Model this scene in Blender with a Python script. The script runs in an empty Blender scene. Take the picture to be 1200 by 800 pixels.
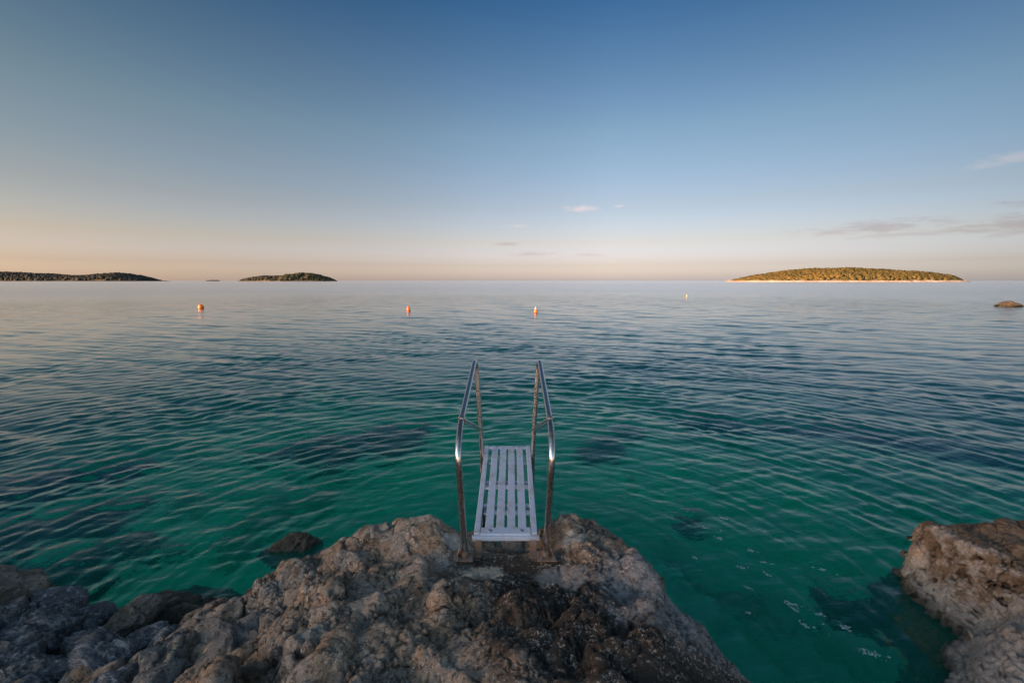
import bpy, math, random
import numpy as np
from mathutils import Vector

rnd = random.Random(7)
C = bpy.context.scene.collection
R = math.radians
CAM_H = 2.85
SUN_AZ, SUN_EL = -115.0, 5.0            # azimuth from +Y (clockwise), degrees

# ------------------------------------------------------------------ helpers
def hash3(ix, iy, iz, seed):
    h = (ix * 374761393 + iy * 668265263 + iz * 1274126177 + seed * 974634541).astype(np.int64) & 0xffffffff
    h = ((h ^ (h >> 13)) * 1274126177) & 0xffffffff
    h = ((h ^ (h >> 16)) * 2246822519) & 0xffffffff
    return h ^ (h >> 15)

def gnoise(p, seed=0):
    """gradient noise, p (n,3) -> (n,) about -1..1"""
    i = np.floor(p).astype(np.int64); f = p - i
    u = f * f * f * (f * (f * 6 - 15) + 10)
    out = np.zeros(len(p))
    for dx in (0, 1):
        wx = u[:, 0] if dx else 1 - u[:, 0]
        for dy in (0, 1):
            wy = u[:, 1] if dy else 1 - u[:, 1]
            for dz in (0, 1):
                wz = u[:, 2] if dz else 1 - u[:, 2]
                h = hash3(i[:, 0] + dx, i[:, 1] + dy, i[:, 2] + dz, seed)
                gx = (h & 1023) / 511.5 - 1; gy = ((h >> 10) & 1023) / 511.5 - 1; gz = ((h >> 20) & 1023) / 511.5 - 1
                out += wx * wy * wz * (gx * (f[:, 0] - dx) + gy * (f[:, 1] - dy) + gz * (f[:, 2] - dz))
    return out * 1.6

def fbm(p, oct=5, seed=0, lac=2.03, gain=0.5):
    s = np.zeros(len(p)); a = 1.0
    for k in range(oct):
        s += a * gnoise(p, seed + k * 17); p = p * lac + 11.3; a *= gain
    return s

def ridged(p, oct=4, seed=0, gain=0.5):
    s = np.zeros(len(p)); a = 1.0
    for k in range(oct):
        s += a * (1 - 2 * np.abs(gnoise(p, seed + k * 31))); p = p * 2.07 + 5.7; a *= gain
    return s

def worley(p, seed=0):
    """F1, F2, id-hash(0..1), offset to nearest point"""
    i = np.floor(p).astype(np.int64)
    n = len(p); f1 = np.full(n, 9.0); f2 = np.full(n, 9.0); cid = np.zeros(n); off = np.zeros((n, 3))
    for dx in (-1, 0, 1):
        for dy in (-1, 0, 1):
            for dz in (-1, 0, 1):
                c = i + np.array([dx, dy, dz])
                h = hash3(c[:, 0], c[:, 1], c[:, 2], seed)
                q = np.stack([(h & 1023) / 1023., ((h >> 10) & 1023) / 1023., ((h >> 20) & 1023) / 1023.], 1) + c
                dv = p - q; d = np.sqrt((dv ** 2).sum(1))
                near = d < f1
                f2 = np.where(near, f1, np.minimum(f2, d))
                cid = np.where(near, (h % 9973) / 9973., cid)
                off = np.where(near[:, None], dv, off)
                f1 = np.where(near, d, f1)
    return f1, f2, cid, off

def sst(a, b, x):
    t = np.clip((x - a) / (b - a), 0, 1); return t * t * (3 - 2 * t)

def mesh_np(name, v, f, smooth=True):
    """v (n,3), f (m,k) of one polygon size"""
    me = bpy.data.meshes.new(name); v = np.asarray(v, np.float32); f = np.asarray(f, np.int32)
    me.vertices.add(len(v)); me.vertices.foreach_set('co', v.ravel())
    k = f.shape[1]
    me.loops.add(f.size); me.loops.foreach_set('vertex_index', f.ravel())
    me.polygons.add(len(f)); me.polygons.foreach_set('loop_start', np.arange(0, f.size, k, dtype=np.int32))
    me.polygons.foreach_set('loop_total', np.full(len(f), k, np.int32))
    me.polygons.foreach_set('use_smooth', np.full(len(f), smooth, bool))
    me.update(calc_edges=True)
    return me

def link(name, me, mat=None, parent=None, loc=None):
    o = bpy.data.objects.new(name, me); C.objects.link(o)
    if mat is not None: me.materials.append(mat)
    if parent is not None: o.parent = parent
    if loc is not None: o.location = loc
    return o

def tag(o, label=None, cat=None, group=None, kind=None):
    if label: o['label'] = label
    if cat: o['category'] = cat
    if group: o['group'] = group
    if kind: o['kind'] = kind
    return o

def empty(name, loc, label=None, cat=None, group=None):
    o = bpy.data.objects.new(name, None); C.objects.link(o); o.location = loc; o.empty_display_size = .1
    return tag(o, label, cat, group)

def grid_faces(nu, nv, wrap=False):
    i = np.arange(nu - 1)[:, None]; j = np.arange(nv if wrap else nv - 1)[None, :]; j2 = (j + 1) % nv
    return np.stack([i * nv + j, (i + 1) * nv + j, (i + 1) * nv + j2, i * nv + j2], -1).reshape(-1, 4)

class MB:
    """collects boxes / tubes / lathes and links them as one mesh"""
    def __init__(s): s.v = []; s.f = []
    def add(s, v, f):
        b = len(s.v); s.v += [tuple(map(float, q)) for q in v]; s.f += [tuple(b + i for i in q) for q in f]
    def box(s, c, size, rot=None, bev=0.0):
        x, y, z = [q / 2 for q in size]; b = min(bev, x * .8, y * .8, z * .8)
        vs = []; M = rot
        if b <= 0:
            vs = [(sx * x, sy * y, sz * z) for sx in (-1, 1) for sy in (-1, 1) for sz in (-1, 1)]
            fs = [(0, 1, 3, 2), (4, 6, 7, 5), (0, 4, 5, 1), (2, 3, 7, 6), (0, 2, 6, 4), (1, 5, 7, 3)]
        else:
            idx = {}
            for sx in (-1, 1):
                for sy in (-1, 1):
                    for sz in (-1, 1):
                        for ax in range(3):
                            q = [sx * x, sy * y, sz * z]; e = [sx * (x - b), sy * (y - b), sz * (z - b)]
                            q = [q[k] if k == ax else e[k] for k in range(3)]
                            idx[(sx, sy, sz, ax)] = len(vs); vs.append(tuple(q))
            fs = []
            for ax in range(3):
                o1, o2 = [k for k in range(3) if k != ax]
                for sg in (-1, 1):
                    ring = []
                    for a, c2 in ((-1, -1), (1, -1), (1, 1), (-1, 1)):
                        t = [0, 0, 0]; t[ax] = sg; t[o1] = a; t[o2] = c2; ring.append(idx[(t[0], t[1], t[2], ax)])
                    fs.append(tuple(ring))
            for ax in range(3):
                o1, o2 = [k for k in range(3) if k != ax]
                for a in (-1, 1):
                    for c2 in (-1, 1):
                        def K(s_, w):
                            t = [0, 0, 0]; t[ax] = s_; t[o1] = a; t[o2] = c2; return idx[(t[0], t[1], t[2], w)]
                        fs.append((K(-1, o1), K(1, o1), K(1, o2), K(-1, o2)))
            for sx in (-1, 1):
                for sy in (-1, 1):
                    for sz in (-1, 1): fs.append(tuple(idx[(sx, sy, sz, k)] for k in range(3)))
        if M is not None: vs = [M @ Vector(q) for q in vs]
        s.add([(q[0] + c[0], q[1] + c[1], q[2] + c[2]) for q in vs], fs)
    def tube(s, pts, r, n=16, caps=True):
        pts = [Vector(p) for p in pts]; rs = r if isinstance(r, (list, tuple)) else [r] * len(pts)
        t0 = (pts[1] - pts[0]).normalized(); nrm = t0.orthogonal().normalized(); vs = []; fs = []
        for i, p in enumerate(pts):
            t = ((pts[min(i + 1, len(pts) - 1)] - pts[i]).normalized() + (pts[i] - pts[max(i - 1, 0)]).normalized()).normalized()
            nrm = (nrm - t * nrm.dot(t)).normalized(); bn = t.cross(nrm)
            for k in range(n):
                a = 2 * math.pi * k / n; vs.append(p + (nrm * math.cos(a) + bn * math.sin(a)) * rs[i])
        for i in range(len(pts) - 1):
            for k in range(n): fs.append((i * n + k, i * n + (k + 1) % n, (i + 1) * n + (k + 1) % n, (i + 1) * n + k))
        if caps: fs += [tuple(reversed(range(n))), tuple((len(pts) - 1) * n + k for k in range(n))]
        s.add(vs, fs)
    def lathe(s, prof, c=(0, 0, 0), n=24, M=None):
        vs = []; fs = []
        for r, z in prof:
            for k in range(n):
                a = 2 * math.pi * k / n; q = Vector((r * math.cos(a), r * math.sin(a), z))
                if M is not None: q = M @ q
                vs.append((q[0] + c[0], q[1] + c[1], q[2] + c[2]))
        for i in range(len(prof) - 1):
            for k in range(n): fs.append((i * n + k, i * n + (k + 1) % n, (i + 1) * n + (k + 1) % n, (i + 1) * n + k))
        fs += [tuple(reversed(range(n))), tuple((len(prof) - 1) * n + k for k in range(n))]
        s.add(vs, fs)
    def build(s, name, mat, parent=None, smooth=True, angle=35):
        me = bpy.data.meshes.new(name); me.from_pydata(s.v, [], s.f); me.validate(); me.update()
        import bmesh
        bm = bmesh.new(); bm.from_mesh(me); bmesh.ops.recalc_face_normals(bm, faces=bm.faces); 
        for e in bm.edges:
            if len(e.link_faces) == 2 and e.calc_face_angle(0) > R(angle): e.smooth = False
        for fc in bm.faces: fc.smooth = smooth
        bm.to_mesh(me); bm.free()
        return link(name, me, mat, parent)

def smooth_path(pts, sub=8):
    """Catmull-Rom through pts"""
    P = [Vector(p) for p in pts]; P = [P[0] * 2 - P[1]] + P + [P[-1] * 2 - P[-2]]; out = []
    for i in range(1, len(P) - 2):
        for k in range(sub):
            t = k / sub; a, b, c, d = P[i - 1:i + 3]
            out.append(.5 * (2 * b + (c - a) * t + (2 * a - 5 * b + 4 * c - d) * t * t + (3 * b - a - 3 * c + d) * t ** 3))
    out.append(P[-2]); return out

# ------------------------------------------------------------------ node helpers
class NT:
    def __init__(s, tree): s.t = tree; s.n = tree.nodes; s.l = tree.links
    def new(s, t, **kw):
        n = s.n.new(t)
        for k, v in kw.items(): setattr(n, k, v)
        return n
    def put(s, sock, v):
        if isinstance(v, bpy.types.NodeSocket): s.l.new(v, sock)
        elif v is not None:
            if hasattr(sock.default_value, '__len__') and len(sock.default_value) == 4 and len(v) == 3: v = (*v, 1)
            sock.default_value = v
    def math(s, op, a, b=None, c=None, clamp=False):
        n = s.new('ShaderNodeMath', operation=op, use_clamp=clamp)
        for i, q in enumerate((a, b, c)):
            if q is not None: s.put(n.inputs[i], q)
        return n.outputs[0]
    def vmath(s, op, a, b=None, out=0):
        n = s.new('ShaderNodeVectorMath', operation=op); s.put(n.inputs[0], a)
        if b is not None: s.put(n.inputs[1], b)
        return n.outputs[out]
    def mix(s, f, a, b, blend='MIX'):
        n = s.new('ShaderNodeMix', data_type='RGBA', blend_type=blend); s.put(n.inputs[0], f); s.put(n.inputs[6], a); s.put(n.inputs[7], b)
        return n.outputs[2]
    def noise(s, vec, scale, detail=4, rough=.55, dist=0.0, out='Fac'):
        n = s.new('ShaderNodeTexNoise'); s.put(n.inputs['Vector'], vec); n.inputs['Scale'].default_value = scale
        n.inputs['Detail'].default_value = detail; n.inputs['Roughness'].default_value = rough; n.inputs['Distortion'].default_value = dist
        return n.outputs[out]
    def voro(s, vec, scale, feature='F1', rand=1.0, out='Distance'):
        n = s.new('ShaderNodeTexVoronoi', feature=feature); s.put(n.inputs['Vector'], vec); n.inputs['Scale'].default_value = scale
        n.inputs['Randomness'].default_value = rand; return n.outputs[out]
    def ramp(s, x, lo, hi, a=0.0, b=1.0, smooth=True):
        n = s.new('ShaderNodeMapRange', interpolation_type='SMOOTHSTEP' if smooth else 'LINEAR')
        s.put(n.inputs[0], x)
        for i, q in enumerate((lo, hi, a, b)): s.put(n.inputs[i + 1], q)
        return n.outputs[0]
    def bump(s, h, strength=1.0, dist=.01, normal=None):
        n = s.new('ShaderNodeBump'); s.put(n.inputs['Strength'], strength); n.inputs['Distance'].default_value = dist; s.put(n.inputs['Height'], h)
        if normal is not None: s.put(n.inputs['Normal'], normal)
        return n.outputs[0]

def material(name):
    m = bpy.data.materials.new(name); m.use_nodes = True; m.node_tree.nodes.clear()
    t = NT(m.node_tree); out = t.new('ShaderNodeOutputMaterial'); return m, t, out

def principled(t, out, color, rough=.6, metal=0.0, normal=None, spec=.5):
    b = t.new('ShaderNodeBsdfPrincipled'); t.put(b.inputs['Base Color'], color); t.put(b.inputs['Roughness'], rough)
    t.put(b.inputs['Metallic'], metal); b.inputs['Specular IOR Level'].default_value = spec
    if normal is not None: t.l.new(normal, b.inputs['Normal'])
    t.l.new(b.outputs[0], out.inputs[0]); return b

def simple_mat(name, col, rough=.5, metal=0.0, var=.15, scale=30, bump=.002):
    m, t, out = material(name); pos = t.new('ShaderNodeTexCoord').outputs['Object']
    n = t.noise(pos, scale, 5); col2 = tuple(c * (1 - var * 2) for c in col)
    principled(t, out, t.mix(t.ramp(n, .35, .7), col, col2), rough, metal, t.bump(n, .5, bump)); return m

def rock_mat(name, brown=.5, pale=.3, dark=.4, blue=0.0, wet_z=.12, masks=(), stains=(), gain=1.0, veins=0.0):
    """weathered limestone; amounts shift the noise thresholds. masks: (x, y, radius, colour, noise scale)"""
    m, t, out = material(name)
    pos = t.new('ShaderNodeNewGeometry').outputs['Position']
    wv = t.vmath('SCALE', t.noise(pos, 3.1, 3, out='Color')); wv.node.inputs['Scale'].default_value = .25
    warp = t.vmath('ADD', pos, wv)
    nA = t.noise(warp, 2.3, 6, .62); nB = t.noise(warp, 6.5, 7, .66); nC = t.noise(pos, 26, 6, .7); nD = t.noise(warp, 1.1, 4, .6)
    col = t.mix(t.ramp(nA, .62 - brown * .3, .80 - brown * .3), tuple(q * gain for q in (.335, .295, .245)), tuple(q * gain for q in (.36, .255, .165)))
    if blue: col = t.mix(blue, col, tuple(q * gain for q in (.20, .235, .28)))
    col = t.mix(t.ramp(nB, .35, .75, 0, .8), col, t.mix(.5, col, tuple(q * gain for q in (.50, .46, .40))))
    # rusty ochre flushes
    col = t.mix(t.math('MULTIPLY', t.ramp(t.noise(warp, 4.2, 5, .6), .55, .72), .55 * brown), col, tuple(q * gain for q in (.30, .16, .075)))
    def patch(col, mx, my, mr, mc, ms, soft):
        d = t.vmath('DISTANCE', t.vmath('MULTIPLY', pos, (1, 1, 0)), (mx, my, 0), out=1)
        edge = t.math('SUBTRACT', t.math('DIVIDE', d, mr), t.math('MULTIPLY', t.noise(pos, ms, 8, .75), 1.7))
        return t.mix(t.ramp(edge, .05 + soft, .05 - soft), col, t.mix(t.ramp(nC, .35, .65), mc, tuple(q * .65 for q in mc)))
    for q in stains: col = patch(col, *q, .28)
    # black marine lichen
    dk = t.math('MULTIPLY', t.ramp(t.noise(warp, 3.4, 9, .76), .76 - dark * .32, .85 - dark * .32), t.ramp(nC, .35, .6, .45, 1))
    col = t.mix(t.math('MULTIPLY', dk, .85), col, (.045, .036, .028))
    dk2 = t.ramp(t.noise(pos, 19, 8, .78), .68 - dark * .22, .76 - dark * .22)
    col = t.mix(t.math('MULTIPLY', dk2, .7), col, (.05, .04, .03))
    # dark film sitting in the pits, pale worn edges between them
    pt = t.noise(pos, 31, 7, .74); col = t.mix(t.ramp(pt, .47, .36, 0, .85), col, tuple(q * gain for q in (.055, .046, .038)))
    col = t.mix(t.ramp(t.noise(warp, 11, 8, .76), .56, .72, 0, .6), col, tuple(q * gain for q in (.52, .47, .40)))
    if veins:
        mp = t.new('ShaderNodeMapping'); t.l.new(warp, mp.inputs[0]); mp.inputs['Rotation'].default_value = (.35, -.5, .75); mp.inputs['Scale'].default_value = (1.6, 9, 9)
        vn = t.noise(mp.outputs[0], 1.6, 6, .62); ln = t.ramp(t.math('ABSOLUTE', t.math('SUBTRACT', vn, .5)), .035, .0)
        col = t.mix(t.math('MULTIPLY', t.math('MULTIPLY', ln, veins), t.ramp(nA, .35, .6)), col, (.48, .49, .50))
    # pale crust flecks (lichen, salt)
    fl = t.math('MULTIPLY', t.ramp(t.noise(pos, 46, 6, .78), .53, .60), t.ramp(nB, .60 - pale * .45, .78 - pale * .45))
    col = t.mix(t.math('MULTIPLY', fl, .8), col, tuple(q * gain ** .5 for q in (.66, .60, .52)))
    for q in masks: col = patch(col, *q, .12)
    z = t.new('ShaderNodeSeparateXYZ'); t.l.new(pos, z.inputs[0])
    wet = t.ramp(t.math('ADD', z.outputs[2], t.math('MULTIPLY', nB, -.12)), wet_z, wet_z - .14)
    col = t.mix(wet, col, t.mix(.82, col, (.020, .021, .011)))
    rough = t.math('SUBTRACT', .9, t.math('MULTIPLY', wet, .45))
    gr = t.noise(pos, 70, 7, .78); pits = t.voro(warp, 52, 'F1')
    h = t.math('ADD', t.math('MULTIPLY', nC, .8), t.math('MULTIPLY', t.ramp(pits, 0, .30), .35))
    h = t.math('ADD', h, t.math('MULTIPLY', gr, 1.0))
    principled(t, out, col, rough, 0, t.bump(h, 1.0, .028), .3)
    return m

# ------------------------------------------------------------------ sky, sun, camera
sc = bpy.context.scene
W = bpy.data.worlds.new('World'); sc.world = W; W.use_nodes = True; W.node_tree.nodes.clear()
t = NT(W.node_tree); out = t.new('ShaderNodeOutputWorld')
sky = t.new('ShaderNodeTexSky'); sky.sky_type = 'NISHITA'; sky.sun_disc = False
sky.sun_elevation = R(SUN_EL); sky.sun_rotation = R(SUN_AZ)
sky.altitude = 0; sky.air_density = 1.0; sky.dust_density = 1.2; sky.ozone_density = 2.0
dirv = t.new('ShaderNodeTexCoord').outputs['Generated']
sep = t.new('ShaderNodeSeparateXYZ'); t.l.new(t.vmath('NORMALIZE', dirv), sep.inputs[0])
el = t.math('MULTIPLY', t.math('ARCSINE', sep.outputs[2]), 57.2958)
az = t.math('MULTIPLY', t.math('ARCTAN2', sep.outputs[0], sep.outputs[1]), 57.2958)
comb = t.new('ShaderNodeCombineXYZ'); t.l.new(t.math('MULTIPLY', az, .22), comb.inputs[0]); t.l.new(el, comb.inputs[1])
cn = t.noise(comb.outputs[0], 1.3, 6, .6, .6); cn2 = t.noise(comb.outputs[0], 2.9, 5, .65)
#   centre az, el, half-width az, el, opacity
CLOUDS = [(8.3, 8.6, 2.4, .42, .9, 1), (12.9, 8.7, .9, .2, .6, 1), (1.0, 6.6, 1.5, .25, .4, 1), (-.9, 4.5, 2.2, .25, .6, 0), (2.6, 3.3, 3.6, .3, .6, 0), (9.6, 3.2, 2.4, .3, .4, 0),
          (38.5, 5.1, 6.3, .75, .85, 0), (40.0, 4.3, 6.0, .35, .5, 0), (47.5, 4.6, 5.0, 1.0, .85, 0), (48.5, 6.3, 2.4, .5, .8, 0), (47.0, 9.9, 3.6, .5, .7, 1), (54, 5.5, 6, 1.1, .8, 0), (-62, 6, 9, .9, .7, 0), (70, 8, 10, 1.2, .7, 1)]
tot = [None, None]
for (ca, ce, wa, we, op, kd) in CLOUDS:
    dx = t.math('DIVIDE', t.math('SUBTRACT', az, ca), wa); dy = t.math('DIVIDE', t.math('SUBTRACT', el, ce), we)
    d = t.math('SQRT', t.math('ADD', t.math('MULTIPLY', dx, dx), t.math('MULTIPLY', dy, dy)))
    d = t.math('ADD', d, t.math('MULTIPLY', t.math('SUBTRACT', cn, .5), 2.6)); d = t.math('ADD', d, t.math('MULTIPLY', t.math('SUBTRACT', cn2, .5), 1.8))
    c = t.math('MULTIPLY', t.ramp(d, 1.15, -.15), op); tot[kd] = c if tot[kd] is None else t.math('MAXIMUM', tot[kd], c)
#   clear evening air: paler haze low down, deeper blue overhead
cr = t.new('ShaderNodeValToRGB'); e_ = cr.color_ramp.elements
STOPS = [(0, (2.75, 3.05, 7.4)), (.7, (2.16, 2.32, 5.3)), (1.9, (1.64, 1.54, 3.0)), (4.6, (1.56, 1.22, 1.58)), (8.7, (1.37, 1.07, 1.2)), (16.6, (1.08, 1.01, 1.05)), (29, (.34, .57, .80)), (38, (.42, .5, .62)), (60, (.50, .50, .52))]
for i, (p_, c_) in enumerate(STOPS):
    e = e_[i] if i < 2 else e_.new(p_ / 70)
    e.position = p_ / 70; e.color = (*[q / 8 for q in c_], 1)
t.l.new(t.math('DIVIDE', el, 70), cr.inputs[0])
skyc = t.mix(1.0, sky.outputs[0], cr.outputs[0], 'MULTIPLY')
#   unseen sky behind boosted to light the rocks warmly; the side sky is dimmer
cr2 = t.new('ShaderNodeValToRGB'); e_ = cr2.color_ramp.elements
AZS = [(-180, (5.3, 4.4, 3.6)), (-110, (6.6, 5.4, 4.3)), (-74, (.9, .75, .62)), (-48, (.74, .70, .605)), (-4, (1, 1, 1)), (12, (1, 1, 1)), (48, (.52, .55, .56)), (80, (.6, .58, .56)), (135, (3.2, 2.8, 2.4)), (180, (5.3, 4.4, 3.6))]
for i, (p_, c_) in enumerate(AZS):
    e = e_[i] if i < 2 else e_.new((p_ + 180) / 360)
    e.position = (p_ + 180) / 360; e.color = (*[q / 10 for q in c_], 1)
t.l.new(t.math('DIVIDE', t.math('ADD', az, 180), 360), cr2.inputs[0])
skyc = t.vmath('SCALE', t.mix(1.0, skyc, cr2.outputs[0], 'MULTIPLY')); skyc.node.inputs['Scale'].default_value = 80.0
hs = t.new('ShaderNodeHueSaturation'); hs.inputs['Saturation'].default_value = 1.0; t.l.new(skyc, hs.inputs['Color'])
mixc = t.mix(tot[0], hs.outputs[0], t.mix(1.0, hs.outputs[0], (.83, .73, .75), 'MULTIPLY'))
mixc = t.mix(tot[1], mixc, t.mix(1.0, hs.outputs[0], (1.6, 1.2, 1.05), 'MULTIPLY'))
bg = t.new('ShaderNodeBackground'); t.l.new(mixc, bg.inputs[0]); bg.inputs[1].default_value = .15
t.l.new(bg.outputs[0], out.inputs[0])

sd = bpy.data.lights.new('sun', 'SUN'); sd.energy = 5.0; sd.angle = R(.5); sd.color = (1, .62, .33)
so = bpy.data.objects.new('sun', sd); C.objects.link(so)
d = Vector((math.sin(R(SUN_AZ)) * math.cos(R(SUN_EL)), math.cos(R(SUN_AZ)) * math.cos(R(SUN_EL)), math.sin(R(SUN_EL))))
so.rotation_euler = d.to_track_quat('Z', 'Y').to_euler(); so.location = d * 50

cd = bpy.data.cameras.new('camera'); cam = bpy.data.objects.new('camera', cd); C.objects.link(cam); sc.camera = cam
cd.sensor_width = 36; cd.lens = 16; cd.clip_start = .05; cd.clip_end = 200000
cam.location = (0, 0, CAM_H); cam.rotation_euler = (R(90 - 7.583), 0, 0)
vs = sc.view_settings; vs.view_transform = 'Standard'; vs.look = 'None'; vs.gamma = 1; vs.exposure = 0.85; vs.use_curve_mapping = False
cy = sc.cycles; cy.use_denoising = True; cy.max_bounces = 10; cy.diffuse_bounces = 3; cy.glossy_bounces = 4; cy.transmission_bounces = 8
cy.volume_bounces = 0; cy.transparent_max_bounces = 8; cy.sample_clamp_indirect = 4; cy.blur_glossy = .5
# ------------------------------------------------------------------ sea
wr = random.Random(11)
WAVES = []
for k in range(18):                                  # ripples thrown back by the rocks: rings about points on the shore
    lam = .13 * (3.4 ** (k / 17)); WAVES.append(('c', wr.uniform(-.9, .9), wr.uniform(2.4, 4.6), 2 * math.pi / lam, wr.uniform(0, 6.28), .0048 * lam * wr.uniform(.7, 1.3), k))
for k in range(22):                                  # open-water chop
    lam = .14 * (6.0 ** (k / 21)); a = math.radians(wr.gauss(88, 24)); WAVES.append(('p', math.cos(a), math.sin(a), 2 * math.pi / lam, wr.uniform(0, 6.28), .0034 * lam ** .95 * wr.uniform(.6, 1.3), k))

for k in range(9):                                   # longer, very low undulation further out
    lam = .95 * (3.6 ** (k / 8)); a = math.radians(wr.gauss(88, 26)); WAVES.append(('p', math.cos(a), math.sin(a), 2 * math.pi / lam, wr.uniform(0, 6.28), .0017 * lam * wr.uniform(.6, 1.3), k))

def wave_z(x, y, dr=None):
    """sea surface height; dr = local sample spacing (waves it cannot carry fade out)"""
    x = np.asarray(x, float); y = np.asarray(y, float); z = np.zeros_like(x)
    P = np.stack([x * .23, y * .23, np.zeros_like(x)], 1)
    g1 = gnoise(P, 3); g2 = gnoise(P * 2.6, 4); g3 = gnoise(P * 2.2 + 40, 9); g4 = gnoise(P * .7 + 9, 12)
    for (kind, a, b, k, ph, amp, n) in WAVES:
        if kind == 'c':
            d = np.hypot(x - a, y - b); th = k * d + ph + 1.2 * g2 + 2.8 * g1 + .5 * g3
            w = 1.0 / np.sqrt(1 + d / 22.0) * np.clip(1.0 + .9 * (g3 if n % 2 else g2), .1, 2)
        else:
            th = k * (x * a + y * b) + ph + 1.1 * g3; w = np.clip(1 + .8 * (g1 if n % 2 else g2), .1, 2)
        s = np.sin(th); s = s + .28 * np.cos(2 * th)      # peaked crests, flat troughs
        if dr is not None: w = w * np.clip((2 * math.pi / k / dr - 3.0) / 3.0, 0, 1)
        z += amp * w * s
    calm = 1 - .72 * np.exp(-((x + .2) / 2.8) ** 2 - ((y - 4.6) / 3.6) ** 2)     # lee of the outcrop
    return z * calm * (1 + .55 * g4) * (1 + .45 * sst(6, 15, np.hypot(x, y))) * sst(1.0, 3.0, np.hypot(x, y))

nr, na = 1100, 1150
rr = np.concatenate([np.geomspace(1.2, 185, nr), np.geomspace(210, 60000, 40)])
az_ = np.radians(np.concatenate([np.linspace(-180, -76, 40)[:-1], np.linspace(-76, 76, na), np.linspace(76, 180, 40)[1:-1]]))
Rg, Ag = np.meshgrid(rr, az_, indexing='ij'); X = (Rg * np.sin(Ag)).ravel(); Y = (Rg * np.cos(Ag)).ravel()
drg = np.maximum(Rg * .0046, .012); drg = np.where(np.abs(Ag) > R(76), Rg * .046, drg).ravel()
Z = wave_z(X, Y, drg) * (1 - sst(70, 180, Rg.ravel()))
naz = len(az_); V = np.stack([X, Y, Z], 1); F = grid_faces(len(rr), naz, True)
# closed body of water: outer skirt, floor below the seabed, inner cap
n0 = len(V); skirt = V[-naz:].copy(); skirt[:, 2] = -40
V = np.concatenate([V, skirt, [[0, 0, 0], [0, 0, -40]]]); ci = len(V) - 2
i0 = (len(rr) - 1) * naz; j = np.arange(naz); j2 = (j + 1) % naz
F = np.concatenate([F, np.stack([i0 + j, n0 + j, n0 + j2, i0 + j2], 1)])[:, ::-1]
me = bpy.data.meshes.new('water')
tri = np.concatenate([np.stack([j, j2, np.full(naz, ci)], 1), np.stack([n0 + j2, n0 + j, np.full(naz, ci + 1)], 1)])[:, ::-1]
me.vertices.add(len(V)); me.vertices.foreach_set('co', V.astype(np.float32).ravel())
me.loops.add(F.size + tri.size); me.loops.foreach_set('vertex_index', np.concatenate([F.ravel(), tri.ravel()]).astype(np.int32))
me.polygons.add(len(F) + len(tri))
me.polygons.foreach_set('loop_start', np.concatenate([np.arange(0, F.size, 4), F.size + np.arange(0, tri.size, 3)]).astype(np.int32))
me.polygons.foreach_set('loop_total', np.concatenate([np.full(len(F), 4), np.full(len(tri), 3)]).astype(np.int32))
me.polygons.foreach_set('use_smooth', np.ones(len(F) + len(tri), bool)); me.update(calc_edges=True)

m, t, out = material('sea_water')
pos = t.new('ShaderNodeNewGeometry').outputs['Position']
dist = t.vmath('LENGTH', pos, out=1)
fine = t.noise(t.vmath('MULTIPLY', pos, (.6, 1.0, 1.0)), 16.0, 4, .55); st = t.vmath('MULTIPLY', pos, (.45, 1.0, 1.0)); mid = t.noise(st, 3.6, 4, .6); big = t.noise(st, .30, 4, .6)
gust = t.noise(t.vmath('MULTIPLY', pos, (.010, .022, 1.0)), 1.0, 3, .5)
farw = t.ramp(dist, 12, 80)
b1 = t.bump(fine, t.ramp(dist, 4, 40, .34, .16), .016)
b2 = t.bump(mid, t.math('MULTIPLY', farw, t.ramp(gust, .35, .65, .7, 1.0)), .035, b1)
b3 = t.bump(big, t.math('MULTIPLY', farw, .5), .25, b2)
fr = t.new('ShaderNodeFresnel'); fr.inputs[0].default_value = 1.27; t.l.new(b3, fr.inputs[1])
gl = t.new('ShaderNodeBsdfGlossy', distribution='MULTI_GGX'); gl.inputs['Color'].default_value = (1, 1, 1, 1); t.l.new(b3, gl.inputs['Normal'])
t.put(gl.inputs['Roughness'], t.ramp(dist, 14, 150, .02, .20))
rf = t.new('ShaderNodeBsdfRefraction'); rf.inputs['IOR'].default_value = 1.333; rf.inputs['Roughness'].default_value = .0; t.l.new(b3, rf.inputs['Normal'])
df = t.new('ShaderNodeBsdfDiffuse'); t.put(df.inputs['Color'], t.mix(t.ramp(t.vmath('LENGTH', t.vmath('MULTIPLY', pos, (1.5, 1, 1)), out=1), 5, 14), (.0, .240, .165), (.005, .150, .240)))
body = t.new('ShaderNodeMixShader'); body.inputs[0].default_value = .20; t.l.new(rf.outputs[0], body.inputs[1]); t.l.new(df.outputs[0], body.inputs[2])
mx = t.new('ShaderNodeMixShader'); t.l.new(fr.outputs[0], mx.inputs[0]); t.l.new(body.outputs[0], mx.inputs[1]); t.l.new(gl.outputs[0], mx.inputs[2])
t.l.new(mx.outputs[0], out.inputs['Surface'])
va = t.new('ShaderNodeVolumeAbsorption'); va.inputs['Color'].default_value = (.0, .978, .912, 1); va.inputs['Density'].default_value = .95
t.l.new(va.outputs[0], out.inputs['Volume'])
tag(link('water', me, m), kind='structure')

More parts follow.
